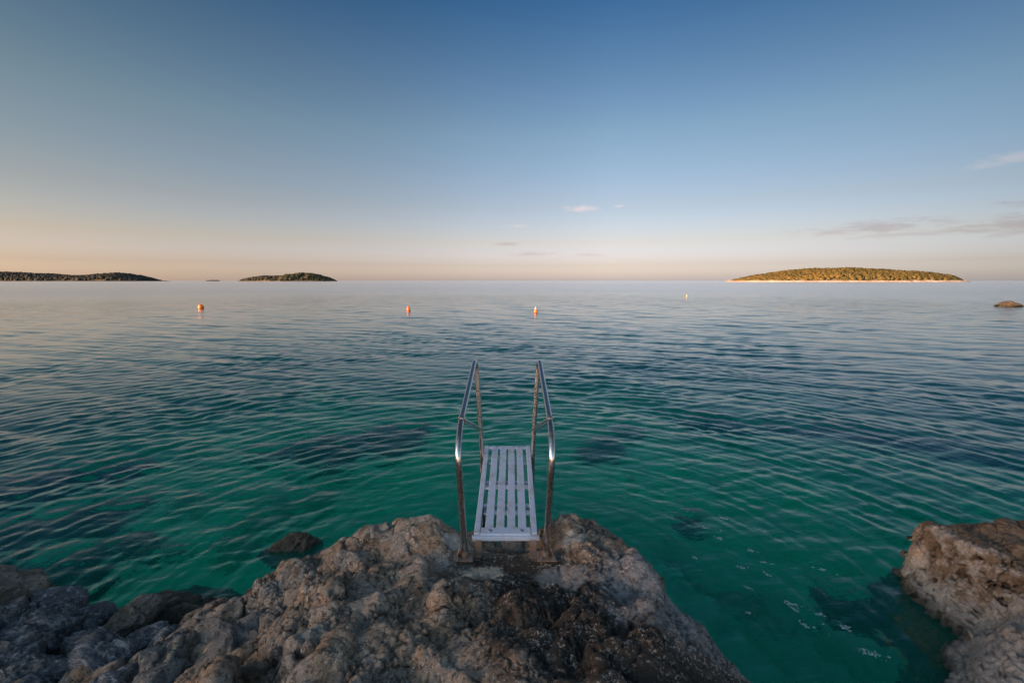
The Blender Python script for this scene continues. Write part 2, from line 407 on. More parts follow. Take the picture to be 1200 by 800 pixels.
# ---- seabed
def bed_z(x, y):
    d = np.hypot(x * 1.35 + .6, np.maximum(y, 0)); P = np.stack([x, y, np.zeros_like(x)], 1)
    z = -.9 - 1.7 * sst(3.5, 9, d) - 1.6 * sst(8, 22, d) - 9 * sst(20, 120, d) - 12 * sst(100, 600, d)
    return z + .22 * fbm(P * .45, 4, 77) + .06 * fbm(P * 1.9, 3, 78)
nx = 240
gx = np.concatenate([-np.geomspace(60000, 22, 30)[:-1], np.linspace(-22, 22, nx), np.geomspace(22, 60000, 30)[1:]])
gy = np.concatenate([-np.geomspace(60000, 3, 20)[:-1], np.linspace(-3, 30, 220), np.geomspace(30, 60000, 30)[1:]])
GX, GY = np.meshgrid(gx, gy, indexing='ij'); bx, by = GX.ravel(), GY.ravel()
me = mesh_np('seabed', np.stack([bx, by, bed_z(bx, by)], 1), grid_faces(len(gx), len(gy)))
m, t, out = material('seabed_sand')
pos = t.new('ShaderNodeNewGeometry').outputs['Position']
n1 = t.noise(pos, .55, 5, .6, .4); n2 = t.noise(pos, 3.5, 5, .65)
col = t.mix(t.ramp(n2, .35, .7), (.62, .58, .43), (.44, .42, .30))
col = t.mix(t.math('MULTIPLY', t.ramp(n1, .57, .66), .7), col, (.09, .10, .05))
col = t.mix(t.ramp(t.noise(pos, 1.7, 6, .7), .58, .66, 0, .6), col, (.14, .14, .08))
d_ = t.math('ADD', t.vmath('LENGTH', t.vmath('MULTIPLY', pos, (1.25, 1, 0)), out=1), t.math('MULTIPLY', t.noise(pos, .22, 5, .65), 14.0))
col = t.mix(t.ramp(d_, 18, 30, 0, .85), col, (.040, .062, .050))          # further out the weed closes up
principled(t, out, col, .9, 0, t.bump(n2, .5, .05), .2)
tag(link('seabed', me, m), kind='structure')

# ---- seagrass meadows: low shaggy mats on the sand
m, t, out = material('seagrass'); pos = t.new('ShaderNodeTexCoord').outputs['Object']
principled(t, out, t.mix(t.noise(pos, 9, 5, .7), (.010, .018, .010), (.022, .036, .016)), .8, 0, t.bump(t.noise(pos, 22, 4), .8, .05), .2)
SG = [(-3.9, 10.2, 1.9, 1.0, 22), (-2.9, 10.9, 1.3, .8, 25), (1.95, 10.1, .62, .75, -40), (2.6, 11.0, .8, .35, -10), (-9.5, 8.2, 2.6, .8, 30), 
      (6.2, 12.0, 2.2, .5, -22), (9.5, 11.0, 3.0, .7, -28), (4.7, 4.9, 1.15, .6, -50), (3.0, 7.2, .5, .3, 10), (-6.6, 5.4, 1.8, .9, 40), (-7.6, 6.8, 1.6, .6, 35), (-11, 6.5, 2.5, .9, 45)]
sv, sf = [], []; nb = 0
for q, (cx, cy_, ra, rb, ro) in enumerate(SG):
    nu = int(max(24, ra * 26)); u = np.linspace(-1.35, 1.35, nu); UU, VV = np.meshgrid(u, u, indexing='ij'); UU, VV = UU.ravel(), VV.ravel()
    c_, s_ = math.cos(R(ro)), math.sin(R(ro)); x = cx + UU * ra * c_ - VV * rb * s_; y = cy_ + UU * ra * s_ + VV * rb * c_
    P = np.stack([x, y, np.zeros_like(x)], 1)
    fld = 1 - np.hypot(UU, VV) + .62 * fbm(P * 1.3, 6, 200 + q) + .1 * gnoise(P * 6, 5)
    z = bed_z(x, y) + .26 * sst(0, .35, fld) * (1 + .6 * fbm(P * 5, 3, 9)) - .05
    f = grid_faces(nu, nu); keep = fld[f].min(1) > .02; sv.append(np.stack([x, y, z], 1)); sf.append(f[keep] + nb); nb += nu * nu
tag(link('seagrass', mesh_np('seagrass', np.concatenate(sv), np.concatenate(sf)), m), kind='stuff')

# ---- flecks of foam drifting on the swell
m, t, out = material('sea_foam'); pos = t.new('ShaderNodeNewGeometry').outputs['Position']
principled(t, out, t.mix(t.noise(pos, 60, 4), (.17, .27, .24), (.30, .38, .36)), .7, 0, t.bump(t.noise(pos, 140, 3), .6, .006), .3)
FO = [(2.574, 5.205, .075), (2.219, 4.973, .055), (2.313, 4.743, .03), (2.548, 4.516, .045), (2.578, 4.322, .03), (2.317, 4.238, .03), (2.506, 4.13, .025), (2.218, 3.929, .03), (2.487, 3.713, .055), (2.478, 3.649, .025),
      (2.446, 3.468, .045), (2.77, 3.168, .07), (2.662, 3.577, .03), (2.762, 3.431, .045), (2.9, 4.9, .03), (1.9, 4.4, .022), (2.1, 5.9, .02), (3.1, 4.2, .025), (2.05, 3.6, .02)]
fv, ff = [], []; nb = 0; oct_v = np.array([(1, 0, 0), (.7, .7, 0), (0, 1, 0), (-.7, .7, 0), (-1, 0, 0), (-.7, -.7, 0), (0, -1, 0), (.7, -.7, 0), (0, 0, .7)]); oct_f = np.array([(i, (i + 1) % 8, 8) for i in range(8)])
for q, (x0, y0, r0) in enumerate(FO):
    nbub = int(5 + 620 * r0); ang = rnd.uniform(-.9, -.4)
    for b_ in range(nbub):
        u, v_ = rnd.gauss(0, .62), rnd.gauss(0, .30); 
        if b_ % 6 == 0: u, v_ = u * 2.6, v_ * 2.2
        r0 = min(r0, .055); x = x0 + r0 * .9 * (u * math.cos(ang) - v_ * math.sin(ang)); y = y0 + r0 * .9 * (u * math.sin(ang) + v_ * math.cos(ang)); r1 = rnd.choice((.003, .004, .005, .007, .010)) * (1 + 3.5 * r0)
        fv.append(oct_v * r1 + np.array([x, y, float(wave_z([x], [y])[0]) + .001])); ff.append(oct_f + nb); nb += 9
tag(link('foam', mesh_np('foam', np.concatenate(fv), np.concatenate(ff)), m), kind='stuff')
# ------------------------------------------------------------------ rocks
def remesh(v, f, vox):
    me = mesh_np('tmp', v, f); o = bpy.data.objects.new('tmp', me); C.objects.link(o)
    md = o.modifiers.new('r', 'REMESH'); md.mode = 'VOXEL'; md.voxel_size = vox
    ev = o.evaluated_get(bpy.context.evaluated_depsgraph_get()); m2 = ev.to_mesh()
    nv = len(m2.vertices); vv = np.empty(nv * 3, np.float32); m2.vertices.foreach_get('co', vv)
    nl = len(m2.loops); li = np.empty(nl, np.int32); m2.loops.foreach_get('vertex_index', li)
    no = np.empty(nv * 3, np.float32); m2.vertices.foreach_get('normal', no)
    tot = np.empty(len(m2.polygons), np.int32); m2.polygons.foreach_get('loop_total', tot)
    assert (tot == 4).all()
    ev.to_mesh_clear(); bpy.data.objects.remove(o); bpy.data.meshes.remove(me)
    return vv.reshape(-1, 3).astype(float), no.reshape(-1, 3).astype(float), li.reshape(-1, 4)

def normals(v, f):
    a = v[f[:, 2]] - v[f[:, 0]]; b = v[f[:, 3]] - v[f[:, 1]]; fn = np.cross(a, b); n = np.zeros_like(v)
    for k in range(4):
        for c in range(3): n[:, c] += np.bincount(f[:, k], fn[:, c], len(v))
    return n / np.maximum(np.linalg.norm(n, axis=1, keepdims=True), 1e-12)

def poly_sdf(px, py, poly):
    """signed distance, positive inside"""
    d = np.full(len(px), 1e9); inside = np.zeros(len(px), bool); n = len(poly)
    for i in range(n):
        ax, ay = poly[i]; bx_, by_ = poly[(i + 1) % n]; ex, ey = bx_ - ax, by_ - ay; wx, wy = px - ax, py - ay
        tt = np.clip((wx * ex + wy * ey) / (ex * ex + ey * ey), 0, 1); d = np.minimum(d, np.hypot(wx - ex * tt, wy - ey * tt))
        c = ((ay > py) != (by_ > py)) & (px < (bx_ - ax) * (py - ay) / (by_ - ay + 1e-12) + ax); inside ^= c
    return np.where(inside, d, -d)

def facet_height(P2, cell, seed, tilt=.35, jump=.1):
    """block-fractured surface: every cell is a tilted plane at its own level"""
    f1, f2, cid, off = worley(P2 / cell, seed)
    a = cid * 57.3 % 1 * 6.28; s = tilt * (.3 + .7 * (cid * 91.7 % 1))
    return (off[:, 0] * np.cos(a) + off[:, 1] * np.sin(a)) * s * cell + (cid - .5) * 2 * jump * cell, f2 - f1

def facets(w, cell, seed, tilt, jump, crack, cw=.07):
    """broken faces: every cell a tilted plane, cracks between some of them"""
    f1, f2, cid, off = worley(w / cell, seed)
    a = cid * 57.31 % 1 * 6.28; b = np.arccos(2 * (cid * 131.7 % 1) - 1)
    g = off[:, 0] * np.cos(a) * np.sin(b) + off[:, 1] * np.sin(a) * np.sin(b) + off[:, 2] * np.cos(b)
    return cell * (tilt * g + jump * (cid - .5) * 2 - crack * (1 - sst(0, cw, f2 - f1)) * sst(.35, .6, cid * 17.3 % 1))

def fissures(w, width, seed):
    return 1 - sst(0, width, np.abs(gnoise(w, seed)))

def rough_rock(v, n, f, amp=1.0, seed=0, pit=0.0):
    """fine relief along the normals: broken ledges, sharp ridges, winding fissures, solution pits"""
    w = v + .04 * np.stack([fbm(v * 5, 4, seed + 1), fbm(v * 5, 4, seed + 2), fbm(v * 5, 4, seed + 3)], 1)
    bed = w * np.array([1, 1.3, 2.0])
    zone = sst(-.35, .45, fbm(w * 1.4, 3, seed + 8))
    # ledges along the tilted bedding, then breaks along two sets of joints
    for (nb, s_, k, wa, sd) in (((.30, -.20, .93), .15, .85, .05, 17), ((.80, .55, .22), .34, .34, .07, 57), ((-.50, .84, .20), .40, .34, .07, 77), ((.24, -.26, .93), .045, .6, .02, 97)):
        nb = np.array(nb); nb = nb / np.linalg.norm(nb)
        q = ((v @ nb) + wa * fbm(v * 1.7, 3, seed + sd) + .005 * fbm(v * 9, 3, seed + sd + 1)) / s_; fr = q - np.floor(q); step = (np.floor(q) + sst(.36, .64, fr) - q) * s_
        lvl = sst(-.30, .20, gnoise(v * 2.1, seed + sd + 2))
        v = v + (amp * k * lvl * step)[:, None] * nb
    n = normals(v, f)
    crev = fissures(bed * 1.05, .035, seed + 25) * sst(-.1, .3, gnoise(v * 1.3, seed + 26))
    d = .026 * fbm(bed * 1.5, 3, seed + 7) + .026 * ridged(bed * 2.0, 3, seed + 4, .5) - .045 * fissures(bed * 1.7, .028, seed + 15) * zone - .12 * crev
    v = v + n * (amp * d)[:, None]; n = normals(v, f)
    tough = sst(-.5, .3, fbm(v * 2.6, 3, seed + 28))
    d = .010 * ridged(bed * 9, 6, seed + 11, .78) * (.15 + tough) + .007 * fbm(w * 30, 4, seed + 10, 2.03, .78) * (.4 + tough)
    q = fbm(w * 9, 4, seed + 22, 2.03, .6); d -= .026 * sst(.45, .90, q) * (.05 + tough)
    q = fbm(w * 22, 3, seed + 23); d -= .020 * sst(.35, .8, q) * tough
    d = amp * d
    if pit:
        p1, p2, pid, po = worley(w / .10, seed + 33); m_ = sst(.66, .56, v[:, 2]); d -= pit * (1 - sst(.18, .44, p1)) * sst(.20, .40, pid) * m_
        p1, p2, pid, po = worley(w / .055, seed + 34); d -= pit * .4 * (1 - sst(.18, .42, p1)) * sst(.35, .5, pid) * m_
    return v + n * d[:, None]

def terrain_rock(name, hfun, x0, x1, y0, y1, step, vox, keep, seed, amp=1.0, pit=0.0, calm=None):
    gx = np.arange(x0, x1, step); gy = np.arange(y0, y1, step); GX, GY = np.meshgrid(gx, gy, indexing='ij'); x, y = GX.ravel(), GY.ravel()
    z = hfun(x, y); nu, nv = len(gx), len(gy); top = np.stack([x, y, z], 1); bot = np.stack([x, y, np.full_like(x, -1.9)], 1); N = nu * nv
    F = grid_faces(nu, nv); id_ = np.arange(N).reshape(nu, nv)
    sides = []
    for e, flip in ((id_[0], 1), (id_[-1], 0), (id_[:, 0], 0), (id_[:, -1], 1)):
        q = np.stack([e[:-1], e[1:], e[1:] + N, e[:-1] + N], 1); sides.append(q[:, ::-1] if flip else q)
    Fa = np.concatenate([F, F[:, ::-1] + N] + sides)
    v, n, f = remesh(np.concatenate([top, bot]), Fa, vox)
    if (n[:, 2] * (v[:, 2] > .3)).sum() < 0: n = -n; f = f[:, ::-1]
    kv = keep(v); f = f[kv[f].all(1)]; used = np.unique(f); mp = np.full(len(v), -1); mp[used] = np.arange(len(used)); v, n, f = v[used], n[used], mp[f]
    if calm: amp = amp * calm(v)
    v = rough_rock(v, normals(v, f), f, amp, seed, pit)
    return mesh_np(name, v, f)

# ---- the outcrop that carries the ladder
OUT = [(-4.9, 2.2), (-4.3, 2.75), (-3.3, 2.75), (-2.75, 3.0), (-2.474, 3.40), (-2.348, 3.51), (-2.207, 3.60), (-1.994, 3.64), (-1.76, 3.70), (-1.522, 3.77), (-1.253, 3.88), (-.849, 3.85), (-.569, 3.80), (-.314, 3.90), (0, 3.90), (.399, 3.95), (.721, 3.98),
       (.873, 3.76), (1.034, 3.64), (1.178, 3.50), (1.332, 3.25), (1.398, 3.0), (1.475, 2.83), (1.53, 2.6), (1.6, 1.9), (1.9, .5), (1.9, -2.5), (-5, -2.5)]
def outcrop_h(x, y):
    P = np.stack([x, y, np.zeros_like(x)], 1); wob = .07 * fbm(P * 2.2, 4, 41) + .03 * fbm(P * 7, 3, 42)
    s = poly_sdf(x, y, OUT) + wob
    left = sst(-.9, -2.3, x); right = sst(.75, 1.5, x)
    top = .76 - .36 * left - .34 * right + .10 * sst(2.9, 2.0, y) * (1 - left) - .25 * sst(-2.6, -3.4, x)
    fh, edge = facet_height(P + .12 * np.stack([fbm(P * 2, 3, 51), fbm(P * 2, 3, 52), 0 * x], 1), .46, 61, .55, .16)
    fh2, edge2 = facet_height(P, .23, 67, .5, .12)
    blocky = .10 + .80 * sst(-.75, -1.35, x)
    z = top + blocky * (1.15 * fh - .13 * (1 - sst(0, .10, edge)) + .5 * fh2) + .062 * fbm(P * 1.5, 5, 44) + .03 * ridged(P * 2.3, 3, 48)
    z += .10 * np.exp(-((x + .62) / .28) ** 2 - ((y - 3.72) / .2) ** 2) + .06 * np.exp(-((x + 1.3) / .4) ** 2 - ((y - 3.7) / .2) ** 2)
    z += .05 * np.exp(-((x - .62) / .2) ** 2 - ((y - 3.78) / .18) ** 2)                       # the knob right of the ladder
    # worn level stance under the ladder
    k = np.exp(-((np.abs(x + .04) / .52) ** 6) - ((y - 3.14) / .36) ** 4); z = z * (1 - k) + k * (.706 + .015 * fbm(P * 5, 3, 46))
    z -= .12 * np.exp(-(((x + .05) / .33) ** 4) - ((y - 3.66) / .26) ** 4)                           # cut-away below the platform
    round_ = np.where(s > 0, -.26 * (1 - sst(0, .38, s)), -.26 + np.minimum(s, 0) * 3.6)
    return z + round_
me = terrain_rock('rock_outcrop', outcrop_h, -5.6, 2.6, .2, 4.9, .022, .0092, lambda v: (v[:, 2] > -.75) & (v[:, 1] > 1.0) & (v[:, 0] > -5.2) & (v[:, 0] < 2.45), 100,
    calm=lambda v: 1 - .88 * np.exp(-(np.abs(v[:, 0] + .04) / .54) ** 6 - (np.abs(v[:, 1] - 3.30) / .30) ** 4))
ROCK = rock_mat('outcrop_limestone', .80, .40, .74, 0, .15, stains=[(.02, 3.0, .50, (.065, .050, .036), 5), (.62, 2.42, .80, (.052, .042, .032), 6), (1.05, 2.75, .5, (.36, .345, .335), 3)], masks=[(-.20, 3.02, .19, (.68, .60, .47), 14), (.34, 2.96, .20, (.40, .365, .33), 4), (-.46, 3.42, .10, (.60, .55, .47), 9), (.50, 3.40, .10, (.60, .56, .49), 9), (-.72, 3.78, .28, (.50, .43, .36), 9)])
tag(link('rock_outcrop', me, ROCK), 'large rugged grey and brown limestone outcrop that carries the metal bathing ladder', 'rock')

# ---- pitted ledge on the other side of the little cove
RR = [(X_ + .12, Y_) for X_, Y_ in [(3.42, 3.62), (3.62, 3.95), (3.95, 4.02), (4.3, 4.04), (4.9, 4.12), (6.5, 4.3), (8, 4), (8, .5), (2.2, .5), (2.55, 2.2), (2.82, 2.62), (3.25, 3.10), (3.52, 3.33), (3.47, 3.5)]]
def ledge_h(x, y):
    P = np.stack([x, y, np.zeros_like(x)], 1); wob = .10 * fbm(P * 2.4, 4, 141) + .05 * fbm(P * 7, 3, 142)
    s = poly_sdf(x, y, RR) + wob
    up = sst(3.40, 3.47, y + .06 * (x - 4.0) + wob * 1.2) * sst(3.72, 3.80, x + wob)          # the brown upper bench
    shelf = .16 + .34 * sst(3.5, 4.1, x)
    z = shelf + (.64 - shelf) * up + .03 * fbm(P * 1.6, 4, 144)
    z -= .10 * np.exp(-((y - 3.33) / .06) ** 2) * sst(3.85, 4.1, x)                          # undercut gutter below the bench
    z += .05 * fbm(P * 4, 3, 145) * (1 - up)
    z += .26 * np.exp(-(((x - 3.55) / .50) ** 2 + ((y - 2.72) / .33) ** 2) ** 2)              # rounded lump near the bottom
    z -= .22 * np.exp(-(((x - 4.5) / .35) ** 2 + ((y - 3.0) / .16) ** 2))                     # dark hollow
    return z + np.where(s > 0, -.13 * (1 - sst(0, .22, s)), -.13 + np.minimum(s, 0) * 3.2)
me = terrain_rock('rock_ledge', ledge_h, 2.0, 6.6, 1.5, 4.9, .02, .010, lambda v: (v[:, 2] > -.7) & (v[:, 1] > 1.7) & (v[:, 0] < 6.5) & (v[:, 0] > 2.1), 332, .85, .085)
tag(link('rock_ledge', me, rock_mat('ledge_limestone', .55, .75, .46, 0, .10, masks=[(3.70, 3.34, .62, (.42, .405, .37), 5), (3.2, 3.0, .6, (.34, .33, .31), 5), (4.75, 3.86, 1.1, (.185, .135, .09), 2.5)])), 'pale pitted rock ledge with a flat brown top across the cove from the ladder', 'rock')

# ---- boulders piled at the water's edge
def boulder_mesh(name, seed, size, cuts=15, sub=6, amp=1.0):
    import bmesh
    bm = bmesh.new(); bmesh.ops.create_icosphere(bm, subdivisions=sub, radius=1); dv = np.array([v.co[:] for v in bm.verts]); tf = np.array([[q.index for q in fc.verts] for fc in bm.faces]); bm.free()
    g = np.random.default_rng(seed); nn = g.normal(size=(cuts, 3)); nn /= np.linalg.norm(nn, axis=1, keepdims=True); cc = g.uniform(.55, .86, cuts)
    dt = dv @ nn.T; rr_ = np.where(dt > .05, cc / np.maximum(dt, .05), 9.0); k = 80.0
    r_ = -np.log(np.exp(-k * np.minimum(rr_, 1.25)).sum(1) + math.exp(-k * 1.15)) / k
    v = dv * r_[:, None] * np.array(size); s = max(size)
    q = v / s
    w = v + .04 * np.stack([fbm(v * 4 + seed, 3, 1), fbm(v * 4 + seed, 3, 2), fbm(v * 4 + seed, 3, 3)], 1)
    nrm = v / np.linalg.norm(v, axis=1, keepdims=True); w = w + seed * 3.3; bed = w * np.array([1, 1.2, 2.2])
    for (nb, s_, k_, sd) in (((.34, -.42, .84), .09, .9, 17), ((.80, .55, .22), .15, .8, 57), ((.28, -.50, .85), .030, .8, 97)):
        nb = np.array(nb); nb = nb / np.linalg.norm(nb); q = ((v @ nb) + .03 * fbm(w * 2.0, 3, seed + sd) + .01 * fbm(w * 9, 3, seed + sd + 1)) / s_; fr = q - np.floor(q)
        v = v + (amp * k_ * sst(-.3, .3, gnoise(w * 2.4, seed + sd + 2)) * (np.floor(q) + sst(.28, .72, fr) - q) * s_)[:, None] * nb
    d = amp * (.022 * fbm(bed * 2.2, 3, seed) - .022 * fissures(bed * 2.0, .04, seed + 3) + .012 * ridged(w @ np.array([[2.6, 8, -3], [2.6, -8, -3], [0, 3, 13]]), 4, seed + 5, .6) + .010 * ridged(w * 12, 5, seed + 2, .70) + .007 * fbm(w * 26, 4, seed + 6, 2.03, .72))
    return mesh_np(name, v + nrm * d[:, None], tf)
M_BLUE = rock_mat('shore_limestone', .18, .30, .42, .8, .12, gain=.5, veins=.8)
M_BROWN = rock_mat('brown_limestone', .8, .35, .45, 0, .12, gain=.7)
M_GREY = rock_mat('grey_limestone', .3, .38, .42, .25, .12, gain=.7)
M_DARK = rock_mat('wet_limestone', .4, .1, .75, 0, .5)
#   x, y, z centre, half-size, turn, tilt, material, label
BO = [(-4.26, 3.24, .34, (.40, .34, .32), 20, 8, M_BROWN, 'dark brown rounded boulder at the far left edge of the shore, highest of the pile'),
      (-3.52, 3.14, .20, (.42, .22, .26), 38, 14, M_BLUE, 'long blue-grey slab sloping towards the cove beside the small tan boulder'),
      (-3.88, 2.94, .30, (.36, .20, .26), 44, -16, M_BLUE, 'blue-grey boulder between the sloping slab and the dark brown boulder'),
      (-3.46, 2.82, .26, (.34, .17, .24), 40, 18, M_BLUE, 'narrow tilted blue-grey slab in the middle of the left pile'),
      (-3.16, 2.58, .24, (.34, .20, .26), 36, 14, M_BLUE, 'angular blue-grey boulder with a sharp top edge at the bottom left'),
      (-2.92, 2.92, .16, (.26, .20, .22), -12, 10, M_BLUE, 'small dark blue-grey block filling the gap below the tan boulder'),
      (-2.62, 2.70, .20, (.30, .20, .24), -28, 14, M_BLUE, 'pale blue-grey block with a flat slanting top next to the dark gap'),
      (-3.06, 3.36, .06, (.19, .15, .22), 40, 0, M_BROWN, 'small tan boulder standing at the waterline of the inlet'),
      (-2.24, 2.66, .24, (.22, .28, .28), 15, -10, M_GREY, 'upright grey boulder between the pale block and the outcrop'),
      (-1.70, 2.60, .34, (.34, .36, .30), -10, 10, M_GREY, 'large dark grey boulder bulging from the foot of the outcrop'),
      (-2.30, 3.30, .14, (.20, .15, .20), 0, 0, M_GREY, 'small pale grey boulder on the outcrop edge above the inlet'),
      (-2.04, 3.08, .20, (.27, .17, .20), 30, 12, M_BROWN, 'brown wedge-shaped boulder leaning on the outcrop above the inlet'),
      (-1.44, 3.08, .42, (.27, .20, .22), -30, 14, M_GREY, 'grey angular block with a flat face wedged in the left of the outcrop'),
      (-3.66, 2.46, .26, (.34, .18, .26), 42, 10, M_BLUE, 'sharp-edged blue-grey boulder in the bottom left corner'),
      (-4.20, 2.74, .26, (.36, .20, .28), 40, 12, M_BLUE, 'blue-grey slab below the dark brown boulder at the left edge'),
      (-2.32, 4.64, -.10, (.34, .22, .19), 15, 0, M_DARK, 'wet black rock just breaking the surface behind the outcrop'),
      (-2.86, 3.74, -.20, (.40, .34, .32), 25, 0, M_DARK, 'black half-submerged boulder filling the inlet between the piles')]
for i, (x, y, z, sz, tz, tx, mt_, lb) in enumerate(BO):
    o = link('boulder', boulder_mesh('boulder', 31 + i * 7, sz, sub=6), mt_, loc=(x, y, z)); o.rotation_euler = (R(tx), R(tx * .6), R(tz))
    tag(o, lb, 'boulder', 'boulders along the shore')
for i, (x, y, z, r_, tz) in enumerate([(-3.70, 2.72, .34, .13, 30), (-3.30, 2.72, .32, .11, 70), (-2.88, 2.72, .30, .12, 15), (-3.0, 2.42, .34, .14, 50), (-3.42, 2.52, .38, .12, 20), (-2.48, 2.92, .22, .13, 65), (-2.42, 2.48, .36, .15, 40),
        (-3.95, 2.62, .42, .13, 10), (-2.72, 3.06, .14, .13, 35), (-4.05, 3.02, .46, .12, 55), (-3.30, 3.26, .22, .12, 80), (-3.68, 3.34, .26, .13, 25), (-1.98, 2.84, .40, .13, 5), (-2.10, 2.46, .44, .12, 60)]):
    o = link('loose_rock', boulder_mesh('loose_rock', 400 + i * 5, (r_ * 1.35, r_ * .85, r_), 11, 5, .6), M_BLUE if x < -2.3 else M_GREY, loc=(x, y, z)); o.rotation_euler = (R(12), R(8), R(tz))
    tag(o, 'small jagged loose rock lodged among the bottom left boulders', 'rock', 'loose rocks lodged between the boulders')
# islet far out on the right, catching the sun
M_ISLET = rock_mat('islet_rock', .9, .1, .6, 0, .2, gain=.2)
def islet(name, x, y, sx, sy, h, seed, mat, label, cat):
    v = boulder_mesh(name, seed, (sx, sy, h), 18, 5, 2.2); return tag(link(name, v, mat, loc=(x, y, h * .05)), label, cat)
islet('rock_islet', 55.9, 51.4, 1.45, 1.0, .62, 903, M_ISLET, 'small brown sunlit rock standing alone in the sea at the right edge', 'rock')
o = islet('rock_islet', 57.6, 49.6, .4, .35, .12, 905, M_DARK, 'tiny dark rock awash in front of the sunlit rock', 'rock')

# ---- the coast behind: a rocky bank that keeps the low sun off the cove
gx = np.linspace(-46, -9.5, 90); gy = np.linspace(-34, 5.5, 90); GX, GY = np.meshgrid(gx, gy, indexing='ij'); x, y = GX.ravel(), GY.ravel()
P = np.stack([x, y, 0 * x], 1); s = np.minimum.reduce([x + 46, -9.5 - x, 5.5 - y, y + 34]) + 1.2 * fbm(P * .25, 4, 5)
z = -2.5 + 6.6 * sst(0, 6, s) + .5 * fbm(P * .3, 5, 6)
tag(link('coast_bank', mesh_np('coast_bank', np.stack([x, y, z], 1), grid_faces(90, 90)), M_BROWN), kind='structure')

# ---- rock platform the photographer stands on, running back to the bank
gx = np.linspace(-10.5, 9, 300); gy = np.linspace(-9, 1.25, 170); GX, GY = np.meshgrid(gx, gy, indexing='ij'); x, y = GX.ravel(), GY.ravel()
P = np.stack([x, y, 0 * x], 1); q = poly_sdf(x, y, [(-12, 1.6), (-5.0, 1.6), (1.55, 1.6), (1.8, .3), (2.0, -1.2), (3.2, -2.2), (5, -1.0), (10, -.6), (10, -12), (-12, -12)]) + .25 * fbm(P * .7, 4, 15)
z = np.where(q > 0, .62 * sst(0, .7, q) - .02, q * 2.0) + .16 * fbm(P * .9, 5, 16) + .05 * ridged(P * 2.6, 4, 18); z = np.minimum(z, .60 + .3 * sst(.9, -1.5, y) * (1 + fbm(P * .6, 3, 19)))
tag(link('shore_ground', mesh_np('shore_ground', np.stack([x, y, np.maximum(z, -1.6)], 1), grid_faces(300, 170)), M_GREY), kind='structure')
# ------------------------------------------------------------------ bathing ladder
m, t, out = material('stainless_steel'); pos = t.new('ShaderNodeTexCoord').outputs['Object']
st = t.noise(t.vmath('MULTIPLY', pos, (1, 1, .35)), 16, 5, .65); sp = t.noise(pos, 60, 4, .7)
zz = t.new('ShaderNodeSeparateXYZ'); t.l.new(pos, zz.inputs[0])
ru = t.math('MULTIPLY', t.ramp(st, .56, .74), t.ramp(zz.outputs[2], .75, .25, .15, .8))
b = principled(t, out, t.mix(ru, (.46, .45, .44), (.14, .075, .04)), t.math('ADD', .22, t.math('ADD', t.math('MULTIPLY', ru, .4), t.math('MULTIPLY', sp, .12))), t.math('SUBTRACT', 1, t.math('MULTIPLY', ru, .7)), t.bump(sp, .25, .001))
STEEL = m
m, t, out = material('anodised_deck'); pos = t.new('ShaderNodeTexCoord').outputs['Object']
br = t.noise(t.vmath('MULTIPLY', pos, (40, 2.5, 1)), 4, 4, .6); dirt = t.noise(pos, 9, 6, .7)
principled(t, out, t.mix(t.ramp(dirt, .46, .70, 0, .75), t.mix(br, (.38, .45, .56), (.45, .52, .62)), (.30, .29, .27)), t.math('ADD', .42, t.math('MULTIPLY', dirt, .2)), .25, t.bump(br, .25, .0015))
DECK = m
m, t, out = material('rusty_bracket'); pos = t.new('ShaderNodeTexCoord').outputs['Object']
n1 = t.noise(pos, 22, 6, .7)
principled(t, out, t.mix(t.ramp(n1, .38, .64), (.20, .095, .042), (.16, .145, .13)), .75, .15, t.bump(n1, .6, .004))
RUST = m
BOLT = simple_mat('bolt_steel', (.42, .41, .40), .35, .9, .2, 60, .001)

lad = empty('bathing_ladder', (0, 3.3, .74), 'stainless steel bathing ladder with a slatted grey platform bolted to the big outcrop', 'ladder')
L0 = Vector(lad.location)
def rel(p): return Vector(p) - L0
Y0, Z0, Y1, Z1, W_ = 3.36, .855, 4.86, 1.015, .50          # platform near and far edge
sl = math.atan2(Z1 - Z0, Y1 - Y0); from mathutils import Matrix
RX = Matrix.Rotation(sl, 3, 'X'); Lp = math.hypot(Y1 - Y0, Z1 - Z0)
def onp(u, w, dz=0.0): return rel(Vector((u, Y0, Z0)) + RX @ Vector((0, w, dz)))
for s in (-1, 1):
    b = MB(); b.box(onp(s * (W_ / 2 - .023), Lp / 2, -.012), (.046, Lp, .045), RX, .004); b.build('side_rail', DECK, lad)
for k in range(4):
    b = MB(); b.box(onp(-.1335 + k * .089, Lp / 2, -.002), (.066, Lp - .05, .018), RX, .003); b.build('slat', DECK, lad)
for w in (.42, .80, 1.16):
    b = MB(); b.box(onp(0, w, -.0235), (.404, .035, .022), RX, .002); b.build('crossbar', DECK, lad)
b = MB(); b.box(onp(0, .035, -.003), (.400, .085, .024), RX, .004); near = b.build('end_bar', DECK, lad)
for s in (-1, 1):
    b = MB(); q = onp(s * .125, .03, .0105); b.lathe([(.015, 0), (.015, .003), (.011, .007), (.004, .0078)], q, 16, RX); b.build('bolt', BOLT, near)
b = MB(); b.box(onp(0, Lp - .03, -.003), (.400, .055, .022), RX, .004); far = b.build('end_bar', DECK, lad)
for s in (-1, 1):
    b = MB(); q = onp(s * .12, Lp - .03, .0095); b.lathe([(.010, 0), (.010, .003), (.007, .006), (.003, .0064)], q, 16, RX); b.build('bolt', BOLT, far)
b = MB(); b.box(onp(0, -.018, -.020), (.53, .03, .034), RX, .003); b.build('front_angle', DECK, lad)
